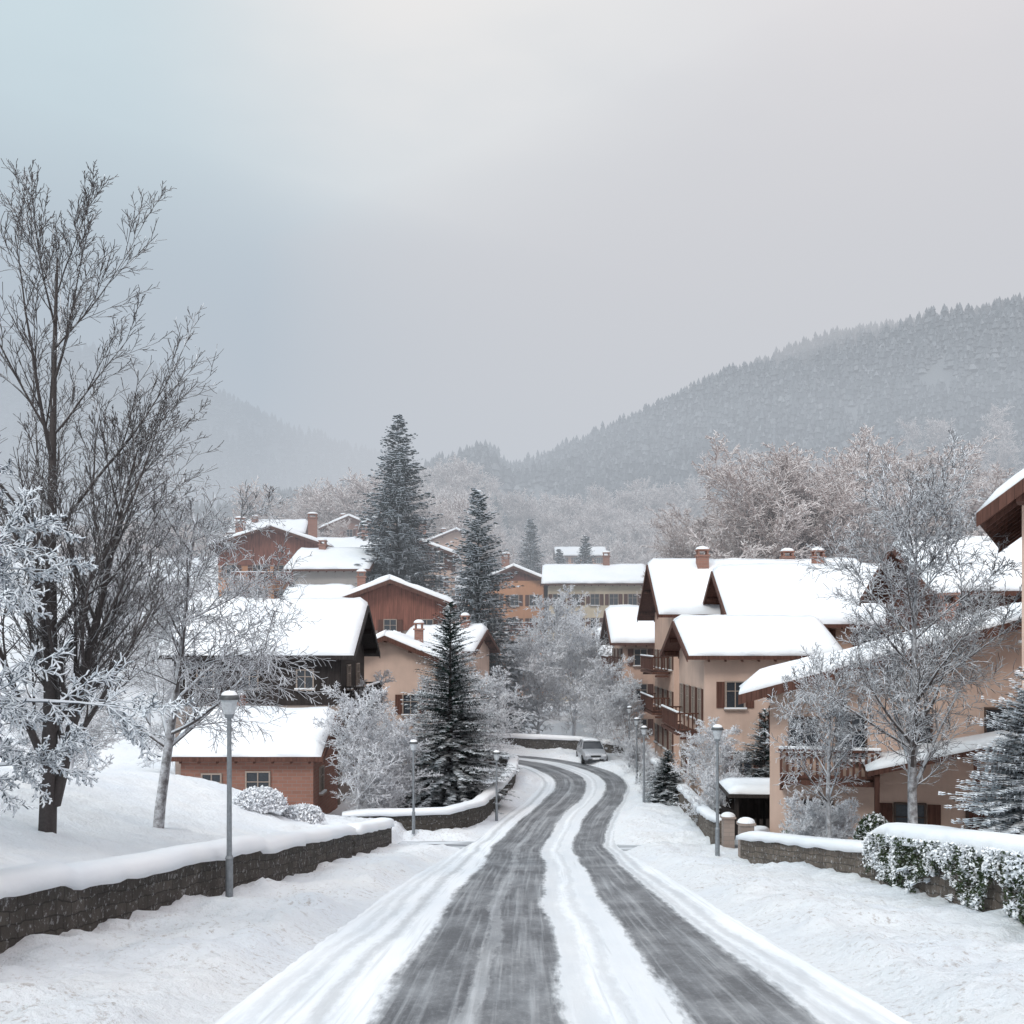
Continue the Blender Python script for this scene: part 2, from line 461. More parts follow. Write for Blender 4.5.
wall('stone_wall',[(-7.5,48.6),(-4.75,48.9),(-3.0,49.4),(-1.6,52.3),(-0.5,60.5),(0.0,66),(0.1,72),(-1.6,77.0),(-7,79.4)],1.05,.4,stone,.22,.12,.5)
wall('stone_wall',[(8.2,42.4),(8.8,52.3),(9.1,64.5),(9.1,74.5),(8.4,78)],1.1,.4,stone2,.2,.1,.5)
wall('stone_wall',[(8.75,26.0),(7.25,34.0)],.88,.4,stone2,.2,.12,.3)
wall('stone_wall',[(7.4,34.5),(8.8,38.6)],.9,.35,stone2,.2,.1,.3)
wall('stone_wall',[(8.35,14.5),(8.75,25.5)],1.25,.7,stone2,.34,.16,.3)
wall('parapet_wall',[(-9,89.6),(0,89),(5.2,86.5),(8.6,82)],1.0,.4,stone,.3,.12,.5)

def leaf_cloud(pts, size, rng, up=.4):
    n=len(pts); c=np.asarray(pts,float)
    a=rng.normal(size=(n,3)); a/=np.linalg.norm(a,axis=1)[:,None]
    b=rng.normal(size=(n,3)); b[:,2]+=up; b=np.cross(a,b); b/=np.linalg.norm(b,axis=1)[:,None]
    s=size*(.6+.8*rng.rand(n,1))
    V=np.stack([c-a*s,c-b*s*.6,c+a*s,c+b*s*.6],1).reshape(-1,3)
    return V,np.arange(n*4).reshape(n,4)
ivy=empty('ivy_hedge')
n=16000; t=RN.rand(n); zf=RN.rand(n)**.8
yy=15+t*10.6; clump=vnoise(yy*2.6,zf*4,3)
xx=8.40+(yy-16)*.0364-.36-RN.rand(n)*.12-.16*clump
drop=vnoise(yy*1.6,0*yy,21)*.9
keep=((1-zf)<(.28+drop))&(clump>.22)
zz=prof(yy)+.05+zf*1.25
P=np.stack([xx,yy,zz],1)[keep]
V,F=leaf_cloud(P,.030,RN); link(bpy.data.objects.new('ivy_leaves',np_mesh('ivy_leaves',V,F,leaf)),ivy)
keep2=keep&(RN.rand(n)<.9*sst((vnoise(yy*3.4+7,zf*5,8)-.3)/.35)); P=np.stack([xx-.05,yy,zz+.03],1)[keep2]
V,F=leaf_cloud(P,.034,RN,2.5); link(bpy.data.objects.new('ivy_snow',np_mesh('ivy_snow',V,F,snow)),ivy)

# ------------------------------------------------------------------ houses
def snow_slab(g, quad, thick, rng, over=.06):
    A,B,C,D=[Vector(q) for q in quad]
    L=(B-A).length; Wd=(D-A).length
    n=max(6,int(L/.4)); m=max(5,int(Wd/.45))
    nrm=Vector((0,0,1)); V=[];sd=rng.random()*50
    for j in range(m+1):
        v=j/m
        for i in range(n+1):
            u=i/n
            p=(A*(1-u)+B*u)*(1-v)+(D*(1-u)+C*u)*v
            eu=min(u,1-u)*L; ev=v*Wd
            f=min(1,.35+eu*2.2)*min(1,.42+ev*1.8)
            jx=(float(vnoise(u*L*1.3+sd,v*Wd*.7,5))-.5)
            if j==0: p=p+(A-D).normalized()*(over+.22*jx)
            t=thick*f*(1+.45*(float(vnoise(u*L*.45+sd,v*Wd*.45,8))-.5)+.28*(float(vnoise(u*L*1.4+sd,v*Wd*1.2,9))-.5))
            V.append(p+nrm*t)
    F=[]
    for j in range(m):
        for i in range(n): a=j*(n+1)+i; F.append((a,a+1,a+n+2,a+n+1))
    base0=len(V); ring=[i for i in range(n+1)]+[j*(n+1)+n for j in range(1,m+1)]+[m*(n+1)+i for i in range(n-1,-1,-1)]+[j*(n+1) for j in range(m-1,0,-1)]
    for r in ring:
        j,i=divmod(r,n+1); u=i/n;v=j/m
        p=(A*(1-u)+B*u)*(1-v)+(D*(1-u)+C*u)*v
        V.append(p+Vector((0,0,.012)))
    k=len(ring)
    for q in range(k): F.append((ring[q],base0+q,base0+(q+1)%k,ring[(q+1)%k]))
    g.add(V,F)

def house(name, corner, yaw, w, l, z0, wall_h, pitch, axis='y', wallm=peach, roofm=brownwood, clad=None, cladm=brownwood,
          oe=.9, og=.9, snow_t=.32, wins=(), balc=(), chim=(), doors=(), shut=True, shutm=None, framem=None):
    e=empty(name,(corner[0],corner[1],z0),math.radians(yaw)); rng=random.Random(int(corner[0]*31+corner[1]*17))
    shutm=shutm or brownwood; framem=framem or frame_w
    Wr,Lr=(w,l) if axis=='y' else (l,w)
    mp=(lambda u,v,z:(u,v,z)) if axis=='y' else (lambda u,v,z:(v,u,z))
    zr=wall_h+pitch*Wr/2
    g=G(); bz=-2.5
    pr=[(0,bz),(Wr,bz),(Wr,wall_h),(Wr/2,zr),(0,wall_h)]
    vs=[mp(u,0,z) for u,z in pr]+[mp(u,Lr,z) for u,z in pr]
    g.add(vs,[(0,1,2,3,4),(9,8,7,6,5)]+[(i,(i+1)%5,5+(i+1)%5,5+i) for i in range(5)])
    g.obj('walls',wallm,e)
    if clad is not None:
        gc=G()
        for v0,v1 in ((-.06,.002),(Lr-.002,Lr+.06)):
            if clad<wall_h: pc=[(-.03,clad),(Wr+.03,clad),(Wr+.03,wall_h-.02),(Wr/2,zr-.02),(-.03,wall_h-.02)]
            else:
                k=(clad-wall_h)/pitch; pc=[(k,clad),(Wr-k,clad),(Wr/2,zr-.02)]
            nn=len(pc); vs=[mp(u,v0,z) for u,z in pc]+[mp(u,v1,z) for u,z in pc]
            gc.add(vs,[tuple(range(nn)),tuple(range(2*nn-1,nn-1,-1))]+[(i,(i+1)%nn,nn+(i+1)%nn,nn+i) for i in range(nn)])
        if clad<wall_h:
            for u0,u1 in ((-.06,.002),(Wr-.002,Wr+.06)):
                gc.hexa([mp(u0,0,clad),mp(u1,0,clad),mp(u1,Lr,clad),mp(u0,Lr,clad),mp(u0,0,wall_h-.05),mp(u1,0,wall_h-.05),mp(u1,Lr,wall_h-.05),mp(u0,Lr,wall_h-.05)])
        gc.obj('timber_cladding',cladm,e)
    gr=G(); gs=G(); th=.2
    for side in (0,1):
        ue=-oe if side==0 else Wr+oe; ze=wall_h-pitch*oe; um=Wr/2
        lo=.01
        q=[(ue,-og,ze+lo),(ue,Lr+og,ze+lo),(um,Lr+og,zr+lo),(um,-og,zr+lo)]
        bot=[mp(a,b,c) for a,b,c in q]; top=[mp(a,b,c+th) for a,b,c in q]
        gr.hexa(bot+top)
        A,B,C,D=[Vector(t) for t in top]
        dirv=(B-A).normalized()*.05
        snow_slab(gs,[A+dirv,B-dirv,C-dirv,D+dirv],snow_t,rng)
    for v0 in (-og+.12,Lr+og-.28):
        for k in range(5):
            u=Wr*k/4; z=wall_h+pitch*(Wr/2-abs(u-Wr/2))-.10
            if v0<0: a,b=v0,-.062
            else: a,b=Lr+.062,v0+.16
            p=[mp(u-.09,a,z-.12),mp(u+.09,a,z-.12),mp(u+.09,b,z-.12),mp(u-.09,b,z-.12),mp(u-.09,a,z+.10),mp(u+.09,a,z+.10),mp(u+.09,b,z+.10),mp(u-.09,b,z+.10)]
            gr.hexa(p)
    for v0 in (-og-.045,Lr+og+.003):
        for side in (0,1):
            ue=-oe-.02 if side==0 else Wr+oe+.02; ze=wall_h-pitch*(oe+.02)
            p=[mp(ue,v0,ze-.10),mp(Wr/2,v0,zr-.10),mp(Wr/2,v0+.042,zr-.10),mp(ue,v0+.042,ze-.10),
               mp(ue,v0,ze+th+.03),mp(Wr/2,v0,zr+th+.03),mp(Wr/2,v0+.042,zr+th+.03),mp(ue,v0+.042,ze+th+.03)]
            gr.hexa(p)
    nr=int(Lr/.8)
    for side in (0,1):
        for k in range(nr+1):
            v=.1+k*(Lr-.2)/nr
            if side==0: ua,ub=-oe+.08,-.065
            else: ua,ub=Wr+.065,Wr+oe-.08
            za=wall_h-pitch*abs(ua if side==0 else ua-Wr); zb=wall_h-pitch*abs(ub if side==0 else ub-Wr)
            gr.hexa([mp(ua,v-.05,za-.13),mp(ub,v-.05,zb-.13),mp(ub,v+.05,zb-.13),mp(ua,v+.05,za-.13),mp(ua,v-.05,za+.005),mp(ub,v-.05,zb+.005),mp(ub,v+.05,zb+.005),mp(ua,v+.05,za+.005)])
    gr.obj('roof',roofm,e); gs.obj('roof_snow',roof_snow,e,True)
    FR={'front':((0,0),(1,0),(0,-1)),'back':((w,l),(-1,0),(0,1)),'left':((0,l),(0,-1),(-1,0)),'right':((w,0),(0,1),(1,0))}
    def fb(g,face,u,out,z,du,do,dz):
        o,t,nn=FR[face]; cx=o[0]+t[0]*u+nn[0]*out; cy=o[1]+t[1]*u+nn[1]*out
        g.box((cx,cy,z),(abs(t[0])*du+abs(nn[0])*do,abs(t[1])*du+abs(nn[1])*do,dz))
    gf=G();gg=G();gsh=G();gsn=G()
    off=.07 if clad is not None and clad<wall_h else .0
    for wn in wins:
        face,u,z,ww,hh=wn[:5]; sh=wn[5] if len(wn)>5 else shut
        zc=z+hh/2
        fb(gg,face,u,off+.01,zc,ww,.04,hh)
        t=.07
        for du in (-ww/2-t/2,ww/2+t/2): fb(gf,face,u+du,off+.03,zc,t,.10,hh+2*t)
        for dz in (-hh/2-t/2,hh/2+t/2): fb(gf,face,u,off+.03,zc+dz,ww-.002,.098,t)
        fb(gf,face,u,off+.04,zc,.05,.05,hh-.002)
        fb(gf,face,u,off+.042,zc+hh*.15,ww-.002,.045,.04)
        fb(gf,face,u,off+.09,z-t-.04,ww+.3,.22,.06)
        fb(gsn,face,u,off+.10,z-t+.03,ww+.26,.17,.07)
        if sh:
            for s in (-1,1): fb(gsh,face,u+s*(ww/2+t+.03+ww*.24),off+.03,zc,ww*.46,.05,hh+.06)
    for dn in doors:
        face,u,ww,hh=dn; fb(gsh,face,u,off+.02,hh/2,ww,.08,hh)
        for du in (-ww/2-.05,ww/2+.05): fb(gf,face,u+du,off+.03,hh/2,.1,.12,hh)
        fb(gf,face,u,off+.03,hh+.05,ww+.2,.12,.1)
    gg.obj('window_glass',glass,e); gf.obj('window_frames',framem,e); gsh.obj('shutters',shutm,e); gsn.obj('sill_snow',snow,e)
    gb=G();gbs=G()
    for b in balc:
        face,u,z,ww,dp=b
        fb(gb,face,u,dp/2+.07,z-.08,ww,dp,.16)
        H=1.0
        fb(gb,face,u,dp+.03,z+H,ww+.1,.10,.08); fb(gb,face,u,dp+.03,z+.14,ww,.06,.08)
        for s in (-1,1):
            fb(gb,face,u+s*(ww/2-.04),dp/2+.04,z+H,.08,dp-.1,.08); fb(gb,face,u+s*(ww/2-.04),dp/2+.04,z+.14,.06,dp-.1,.07)
            for k in range(max(2,int(dp/.22))): fb(gb,face,u+s*(ww/2-.04),.2+k*.22,z+H/2+.08,.05,.07,H-.2)
            fb(gb,face,u+s*(ww/2-.05),dp/2,z-.3,.12,dp*.8,.14)
        nb=int(ww/.2)
        for k in range(nb+1): fb(gb,face,u-ww/2+.04+k*(ww-.08)/nb,dp+.03,z+H/2+.07,.09,.04,H-.18)
        fb(gbs,face,u,dp+.03,z+H+.09,ww+.08,.12,.10)
    gb.obj('balcony',cladm if clad is not None else brownwood,e); gbs.obj('balcony_snow',snow,e,False,.03)
    gch=G();gcs=G()
    for c in chim:
        cx,cy,zt,s=c; gch.box((cx,cy,zt-1.4),(s,s,2.8)); gch.box((cx,cy,zt+.06),(s+.16,s+.16,.12))
        for du in(-1,1):
            for dv in(-1,1): gch.box((cx+du*(s/2-.08),cy+dv*(s/2-.08),zt+.27),(.12,.12,.3))
        gch.box((cx,cy,zt+.47),(s+.1,s+.1,.1)); gcs.dome((cx,cy,zt+.52),(s*.62,s*.62,.24),10,4)
    gch.obj('chimney',brick,e); gcs.obj('chimney_snow',snow,e,True)
    return e,fb

def wgrid(face, width, storeys, n, z1=1.0, sh=2.8, ww=.95, hh=1.25, shut=True, skip=()):
    out=[]
    for s in range(storeys):
        for k in range(n):
            if (s,k) in skip: continue
            out.append((face,width*(k+.5)/n,z1+s*sh,ww,hh,shut))
    return out

# --- left side
house('brick_house',(-15.0,49.8),0,6.0,7,-8.1,2.85,.42,'x',brick,brownwood,oe=.5,og=.5,snow_t=.3,
      wins=[('front',1.4,1.0,.8,1.0,False),('front',3.5,.9,1.0,1.2,False),('right',2.0,1.0,.9,1.1,False)],framem=frame_w,chim=[(1.5,4.5,4.9,.6)])
house('timber_chalet',(-17.6,57.5),0,8.6,9,-8.6,8.0,.52,'x',rubble,darkwood,clad=5.2,cladm=darkwood,oe=.8,og=.9,snow_t=.42,
      wins=[('front',1.6,6.1,.8,.9,False),('front',3.9,6.1,.8,.9,False),('front',6.8,6.1,.8,.9,False),('right',2.5,6.0,.9,1.2,False),('right',6.0,6.0,.9,1.2,False),('front',6.5,2.6,.9,1.1,False),('right',3,2.6,.9,1.1,False)],
      balc=[('right',4.0,5.1,6.5,1.3)],shutm=darkwood,framem=frame_w)
house('village_house',(-11.6,73),0,6.5,9,-8.9,7.6,.42,'y',peach2,brownwood,oe=.8,og=.9,snow_t=.4,
      wins=wgrid('front',6.5,2,2,1.2)+wgrid('right',9,2,3,1.2),chim=[(5,5,9.6,.6)])
house('village_house',(-14.5,90),6,9,9,-6.4,9.4,.38,'y',rubble,brownwood,clad=7.2,cladm=redwood,oe=.9,og=1,snow_t=.4,
      wins=wgrid('front',9,3,3,1.2)+wgrid('right',9,3,2,1.2),chim=[(2,5,11.8,.7)])
house('village_house',(-8.2,84),-12,5,7,-7.0,6.2,.4,'x',peach2,brownwood,oe=.7,og=.7,snow_t=.4,wins=wgrid('front',5,2,2,1.2),chim=[(4,3,8.4,.6)])
house('village_house',(-31.5,118),8,11,10,0.0,10.2,.33,'y',orange,brownwood,clad=8.0,cladm=redwood,oe=1.1,og=1.1,snow_t=.4,
      wins=wgrid('front',11,3,4,1.2),balc=[('front',5.5,6.2,8,1.1)],chim=[(2,3,12.9,1.0),(9.8,4,13.6,1.0)])
house('village_house',(-21.5,108),-4,7,9,-1.0,8.0,.40,'x',greypl,brownwood,oe=.8,og=.8,snow_t=.4,wins=wgrid('front',7,2,3,1.2),chim=[(2,4,10.6,.7)])
house('village_house',(-15,126),0,8,9,2.0,7.8,.38,'y',peach2,brownwood,clad=6,cladm=brownwood,oe=.8,og=.8,snow_t=.4,wins=wgrid('front',8,3,3,1.2),chim=[(4.5,3,11.6,.8)])
house('village_house',(-20,97),0,5,8,-3.5,6.4,.4,'x',brick,brownwood,oe=.7,og=.7,snow_t=.4,wins=wgrid('front',5,2,2,1.2))
house('village_house',(-26,140),5,9,9,4.0,7.2,.38,'x',cream,brownwood,oe=.8,og=.8,snow_t=.4,wins=wgrid('front',9,2,4,1.2),chim=[(7,4,10.5,.8)])
for i,(x,y,yw,w_,zo,wm,ax_) in enumerate([(-21,158,10,8,5.5,peach2,'y'),(-9,166,-8,8,6,orange,'x'),(-38,150,6,9,5.5,cream,'x'),(-1,178,5,8,7,cream,'y'),(24,168,-5,9,8,peach,'x'),(35,176,8,8,8,orange,'y'),(12,176,0,8,8,peach2,'x'),(-30,176,0,8,5,brick,'y'),(-14,186,5,9,6,peach,'y')]):
    house('village_house',(x,y),yw,w_,8,gz(x+4,y+4)-.5,zo,.42,ax_,wm,brownwood,oe=.8,og=.8,snow_t=.4,wins=wgrid('front',w_,2,3,1.0,2.5),chim=[(2.5,3,zo+2.0,.8)])
house('hotel_building',(-3.2,132),-6,7.0,10,-5.5,12.6,.42,'y',orange,brownwood,clad=12.6,cladm=redwood,oe=1,og=1,snow_t=.35,
      wins=wgrid('front',7,4,3,1.2),balc=[('front',3.5,6.5,5.5,1)],chim=[(2,4,15.6,.9)])
house('hotel_building',(4.2,129),-3,11,10,-5.5,12.2,.42,'x',cream,brownwood,oe=.8,og=.8,snow_t=.25,wins=wgrid('front',11,4,5,1.2),chim=[(7,5,15.6,.8)])
house('village_house',(16,150),0,9,9,-4.5,11.5,.4,'x',cream,brownwood,oe=.8,og=.8,snow_t=.3,wins=wgrid('front',9,3,4,1.2))
house('hillside_house',(11,262),0,11,10,gz(16,266),17,.4,'x',orange,brownwood,oe=.8,og=.8,snow_t=.3,wins=wgrid('front',11,6,4,1.2))
# --- right side
house('village_house',(8.9,88),0,11,9,-8.8,8.8,.5,'x',peach,brownwood,clad=8.6,oe=.9,og=1.1,snow_t=.45,
      wins=wgrid('left',9,3,3,1.2)+wgrid('front',11,3,4,1.2),balc=[('left',4.5,6.4,6,1.1)],chim=[(3,4,12,.7)])
house('village_house',(8.8,101),0,9,8,-8.6,7.2,.5,'x',peach2,brownwood,oe=.9,og=1.0,snow_t=.45,wins=wgrid('left',8,2,2,1.2),chim=[(3,4,10,.7)])
house('chalet_house',(10.9,74),0,13,10,-8.8,10.9,.62,'x',peach,brownwood,clad=10.9,oe=1.0,og=1.2,snow_t=.45,
      wins=wgrid('left',10,3,4,1.2)+wgrid('front',13,3,4,1.2),balc=[('left',5,6.6,7,1.2),('left',5,3.8,7,1.2)],chim=[(2.6,4.0,14.7,.8),(9,5.5,14.7,.8)])
house('chalet_house',(10.0,57.2),0,6.2,8.6,-8.8,8.1,.36,'x',peach2,brownwood,oe=.9,og=1.0,snow_t=.35,
      wins=[('left',1.4,4.6,.85,1.6),('left',3.4,4.6,.85,1.6),('left',5.4,4.6,.85,1.6),('left',7.4,4.6,.85,1.6),('left',2,1.2,.9,1.2),('left',5,1.2,.9,1.2),('front',1.6,5.3,.9,1.3),('front',4.4,5.3,.9,1.3),('front',2.0,1.8,.9,1.2)],
      balc=[('left',4.5,3.9,6,1.2),('front',4.3,4.0,3.0,1.1)])
house('chalet_house',(13.9,66),0,12,9,-8.8,10.2,.62,'x',peach,brownwood,clad=10.0,oe=1.1,og=1.1,snow_t=.5,
      wins=wgrid('left',9,3,2,1.5)+[('front',1.6,8.4,.8,1.0),('front',4.6,8.4,.8,1.0),('front',7.4,8.4,.8,1.0)]+wgrid('front',12,2,4,1.2),chim=[(6,5.5,14.1,.7)])
eA,fA=house('gabled_house',(8.95,38.2),-14,18,9,-7.75,5.95,.285,'y',peach2,brownwood,oe=1.0,og=1.2,snow_t=.42,
      wins=[('front',1.15,3.95,.9,1.1,False),('front',2.7,3.7,.9,1.5,False),('front',7.6,4.3,1.2,1.15,False),('front',9.4,4.6,1.0,1.3,True),('front',12,4.6,1,1.3,True),
            ('front',1.6,1.0,.9,1.2,False),('front',4.6,1.0,.9,1.2,True),('front',4.9,4.3,.7,.9,False),('left',3,4,.9,1.2),('left',6,4,.9,1.2),('front',10.5,1.2,1,1.2,True)],
      balc=[('front',1.95,3.05,3.2,1.1)],doors=[('front',7.0,1.1,2.1)],framem=frame_d,chim=[(6.5,5,9.0,.7)])
g=G();gs=G()
q=[(3.1,-2.1,3.35),(3.1,-.08,3.35),(9.6,-.08,4.9),(9.6,-2.1,4.9)]
g.hexa(q+[(a,b,c+.16) for a,b,c in q])
for u in (3.4,6.4,9.3): g.box((u,-1.9,(3.3+(u-3.1)*.238)/2-.6),(.16,.16,3.3+(u-3.1)*.238+1.2))
g.obj('lean_to_roof',brownwood,eA)
tq=[Vector((a,b,c+.16)) for a,b,c in q]
snow_slab(gs,[tq[0],tq[1],tq[2],tq[3]],.3,random.Random(3)); gs.obj('lean_to_snow',roof_snow,eA,True)
house('timber_chalet',(19.6,49.5),0,10,8,-7.8,10.2,.5,'x',peach,brownwood,clad=8.0,cladm=brownwood,oe=.9,og=1.1,snow_t=.4,
      wins=wgrid('front',10,3,4,1.6)+wgrid('left',8,3,2,1.6),balc=[('front',5,7.0,8,1.1)])
house('gabled_house',(12.05,26),-27,9,6.5,-5.5,8.9,.75,'y',peach2,brownwood,oe=.9,og=1.0,snow_t=.35,
      wins=[('front',1.6,5.5,1,1.3),('front',4.2,5.5,1,1.3),('front',1.6,2,1,1.3),('left',3,5.5,1,1.3)])
g=G();gs=G();ec=empty('carport',(9.4,46.0,-8.75),math.radians(-4))
for x in (0,1.7,3.4):
    for y in (0,3): g.box((x,y,1.1),(.16,.16,2.2))
g.box((1.7,1.5,2.27),(4.2,3.8,.14)); g.box((1.7,3.06,1.1),(3.3,.05,2.1))
for k in range(12): g.box((.2+k*.27,.02,.65),(.14,.05,1.25))
g.obj('carport_frame',darkwood,ec)
snow_slab(gs,[Vector((-.35,-.35,2.34)),Vector((3.75,-.35,2.34)),Vector((3.75,3.35,2.34)),Vector((-.35,3.35,2.34))],.25,random.Random(5)); gs.obj('carport_snow',roof_snow,ec,True)
for (x,y) in ((7.3,34.3),(8.25,42.0)):
    ep=empty('gate_pillar',(x,y,float(prof(y))-.1)); g=G(); g.box((0,0,.65),(.42,.42,1.3)); g.box((0,0,1.34),(.52,.52,.08))
    g.obj('pillar',rubble,ep); g=G(); g.dome((0,0,1.38),(.28,.28,.16),12,4); g.obj('pillar_snow',snow,ep,True)

# ------------------------------------------------------------------ trees
class TreeB:
    def __init__(s): s.a=[];s.b=[];s.ra=[];s.rb=[]
    def seg(s,p,q,r0,r1): s.a.append(p);s.b.append(q);s.ra.append(r0);s.rb.append(r1)
    def mesh(s,name,mat,sides=4,H=None):
        a=np.array(s.a);b=np.array(s.b);ra=np.array(s.ra)[:,None];rb=np.array(s.rb)[:,None]
        if H:
            k=H/np.percentile(b[:,2],99.9); a=a*k;b=b*k
        d=b-a;d/=np.maximum(np.linalg.norm(d,axis=1),1e-6)[:,None]
        ref=np.where(np.abs(d[:,2:3])<.9,np.array([[0,0,1.]]),np.array([[1.,0,0]]))
        u=np.cross(d,ref);u/=np.linalg.norm(u,axis=1)[:,None];w=np.cross(u,d)
        V=[]
        for (p,r) in ((a,ra),(b,rb)):
            for k in range(sides):
                t=2*math.pi*(k+.5)/sides
                V.append(p+(u*math.cos(t)+w*math.sin(t))*r)
        V=np.stack(V,1).reshape(-1,3); n=len(a)
        F=[]
        o=(np.arange(n)*2*sides)[:,None]
        for k in range(sides): F.append(o+np.array([[k,(k+1)%sides,sides+(k+1)%sides,sides+k]]))
        return np_mesh(name,V,np.concatenate(F,0),mat,True)

def grow(T,rng,p,d,L,r,lvl,P):
    n=P['n'][lvl]; st=L/n; wig=P['wig'][lvl]; up=P['up'][lvl]; last=(lvl==len(P['n'])-1)
    x,y,z=p; dx,dy,dz=d
    r0=r; tip=P['tip']
    az=rng.random()*6.28
    for i in range(n):
        dx+=rng.gauss(0,wig);dy+=rng.gauss(0,wig);dz+=rng.gauss(0,wig)+up
        m=math.sqrt(dx*dx+dy*dy+dz*dz);dx/=m;dy/=m;dz/=m
        nx_,ny_,nz_=x+dx*st,y+dy*st,z+dz*st
        t1=(i+1)/n; r1=max(tip,r*(1-t1*.88))
        T.seg((x,y,z),(nx_,ny_,nz_),r0,r1)
        if not last and t1>P['t0'][lvl]:
            c=P['kids'][lvl]/(n*(1-P['t0'][lvl])); k=int(c)+(1 if rng.random()<c-int(c) else 0)
            for _ in range(k):
                az+=2.4+rng.uniform(-.5,.5); ang=math.radians(rng.uniform(*P['ang'][lvl])); s=rng.random()
                cx,cy,cz=x+(nx_-x)*s,y+(ny_-y)*s,z+(nz_-z)*s
                if abs(dz)<.9: ux,uy,uz=dy,-dx,0
                else: ux,uy,uz=0,dz,-dy
                mm=math.sqrt(ux*ux+uy*uy+uz*uz)or 1;ux/=mm;uy/=mm;uz/=mm
                vx,vy,vz=dy*uz-dz*uy,dz*ux-dx*uz,dx*uy-dy*ux
                ca,sa=math.cos(az),math.sin(az);sn=math.sin(ang);cs=math.cos(ang)
                qx=dx*cs+(ux*ca+vx*sa)*sn;qy=dy*cs+(uy*ca+vy*sa)*sn;qz=dz*cs+(uz*ca+vz*sa)*sn
                tt=i/n
                cl=L*P['ratio'][lvl]*(1-P['tl'][lvl]*tt)*rng.uniform(.7,1.15)
                grow(T,rng,(cx,cy,cz),(qx,qy,qz),cl,max(tip,r0*P['rr'][lvl]),lvl+1,P)
        x,y,z=nx_,ny_,nz_;r0=r1

BASE=dict(n=[10,7,5,4,3],wig=[.03,.05,.07,.09,.11],up=[.02,.06,.04,.02,.0],t0=[.18,.15,.1,.1],kids=[15,9,7,5],
          ang=[(28,48),(25,50),(25,50),(25,55)],ratio=[.5,.5,.45,.5],tl=[.55,.4,.3,.3],rr=[.5,.5,.55,.6],tip=.008)
def P_(**k): d=dict(BASE); d.update(k); return d
def tree_obj(name,x,y,H,r,P,mat,seed,lean=(0,0),sides=4,extra=()):
    rng=random.Random(seed); T=TreeB()
    grow(T,rng,(0,0,-.3),(lean[0],lean[1],1),H,r,0,P)
    for (lx,ly,k) in extra: grow(T,rng,(lx*.6,ly*.6,.6),(lx,ly,1),H*k,r*.75,0,P)
    e=empty(name,(x,y,gz(x,y)))
    link(bpy.data.objects.new('branches',T.mesh('branches_%d'%seed,mat,sides,H)),e)
    return e

tree_obj('bare_tree',-9.3,22,13.5,.19,P_(n=[12,9,6,5,3],kids=[21,8,6,4],ang=[(24,44),(16,34),(18,38),(20,45)],up=[.02,.04,.035,.02,0],wig=[.02,.03,.05,.07,.1],ratio=[.50,.46,.42,.5],tl=[.58,.4,.3,.3],t0=[.12,.18,.12,.1],tip=.0060),bark_dark,5,lean=(.05,0),extra=((.24,.05,.62),))
tree_obj('bare_tree',-8.7,27,9.6,.16,P_(kids=[18,9,8,5],ang=[(42,70),(30,50),(25,50),(25,55)],up=[.02,.01,-.02,-.04,-.04],ratio=[.58,.5,.45,.5],t0=[.20,.12,.1,.1],tip=.0075),bark_mid,17,lean=(.08,0))
tree_obj('snow_laden_tree',-7.9,13.1,8.0,.2,P_(kids=[30,13,13,7],ang=[(60,88),(30,55),(25,60),(25,70)],up=[.01,-.015,-.03,-.04,-.05],ratio=[.42,.42,.34,.42],t0=[.24,.1,.05,.05],tl=[.45,.4,.3,.3],rr=[.5,.5,.6,.8],tip=.0115,n=[12,9,6,4,3],wig=[.03,.05,.08,.11,.14]),bark_laden,41,sides=4)
tree_obj('snow_laden_tree',-11.8,18.0,7.2,.2,P_(kids=[24,11,10,6],ang=[(50,80),(30,55),(25,60),(25,70)],up=[.01,-.02,-.04,-.05,-.05],ratio=[.46,.42,.36,.42],t0=[.10,.1,.05,.05],rr=[.5,.5,.6,.8],tip=.013,n=[10,8,5,4,3],wig=[.04,.06,.09,.12,.14]),bark_laden,43,sides=3)
tree_obj('frosted_tree',10.9,30,11.4,.16,P_(kids=[26,10,8,5],ang=[(32,58),(25,45),(25,50),(25,55)],up=[.02,.03,.02,.0,0],ratio=[.46,.48,.45,.5],tl=[.45,.4,.3,.3],t0=[.22,.12,.1,.1],tip=.0075),bark_mid,53)
tree_obj('frosted_tree',9.2,31.8,6.2,.10,P_(kids=[14,8,7,5],ang=[(35,60),(28,50),(25,55),(25,60)],up=[.02,.02,.0,-.02,0],ratio=[.52,.5,.45,.5],t0=[.3,.12,.1,.1],tip=.0075),bark_mid,61)

def frost_mesh(seed,H,mat,tip,P=None):
    T=TreeB(); rng=random.Random(seed)
    PP=P or P_(n=[8,6,5,4,3],wig=[.04,.06,.09,.11,.13],kids=[18,9,7,5],ang=[(30,60),(28,55),(25,60),(25,65)],up=[.02,.04,.02,0,0],ratio=[.58,.5,.45,.5],t0=[.15,.1,.1,.1],tip=tip)
    PP=dict(PP); PP['tip']=tip
    grow(T,rng,(0,0,-.3),(0,0,1),H,H*.018,0,PP); return T.mesh('frost_%d'%seed,mat,3,H)
FM=[frost_mesh(s,8,bark_frost,.015) for s in (101,102,103)]
PB=P_(n=[4,5,4,4,3],kids=[20,9,7,5],ang=[(25,75),(28,55),(25,60),(25,65)],up=[.0,.02,.0,0,0],ratio=[.95,.5,.45,.5],t0=[.0,.1,.1,.1])
BM=[frost_mesh(s,3,bark_frost,.010,PB) for s in (111,112)]
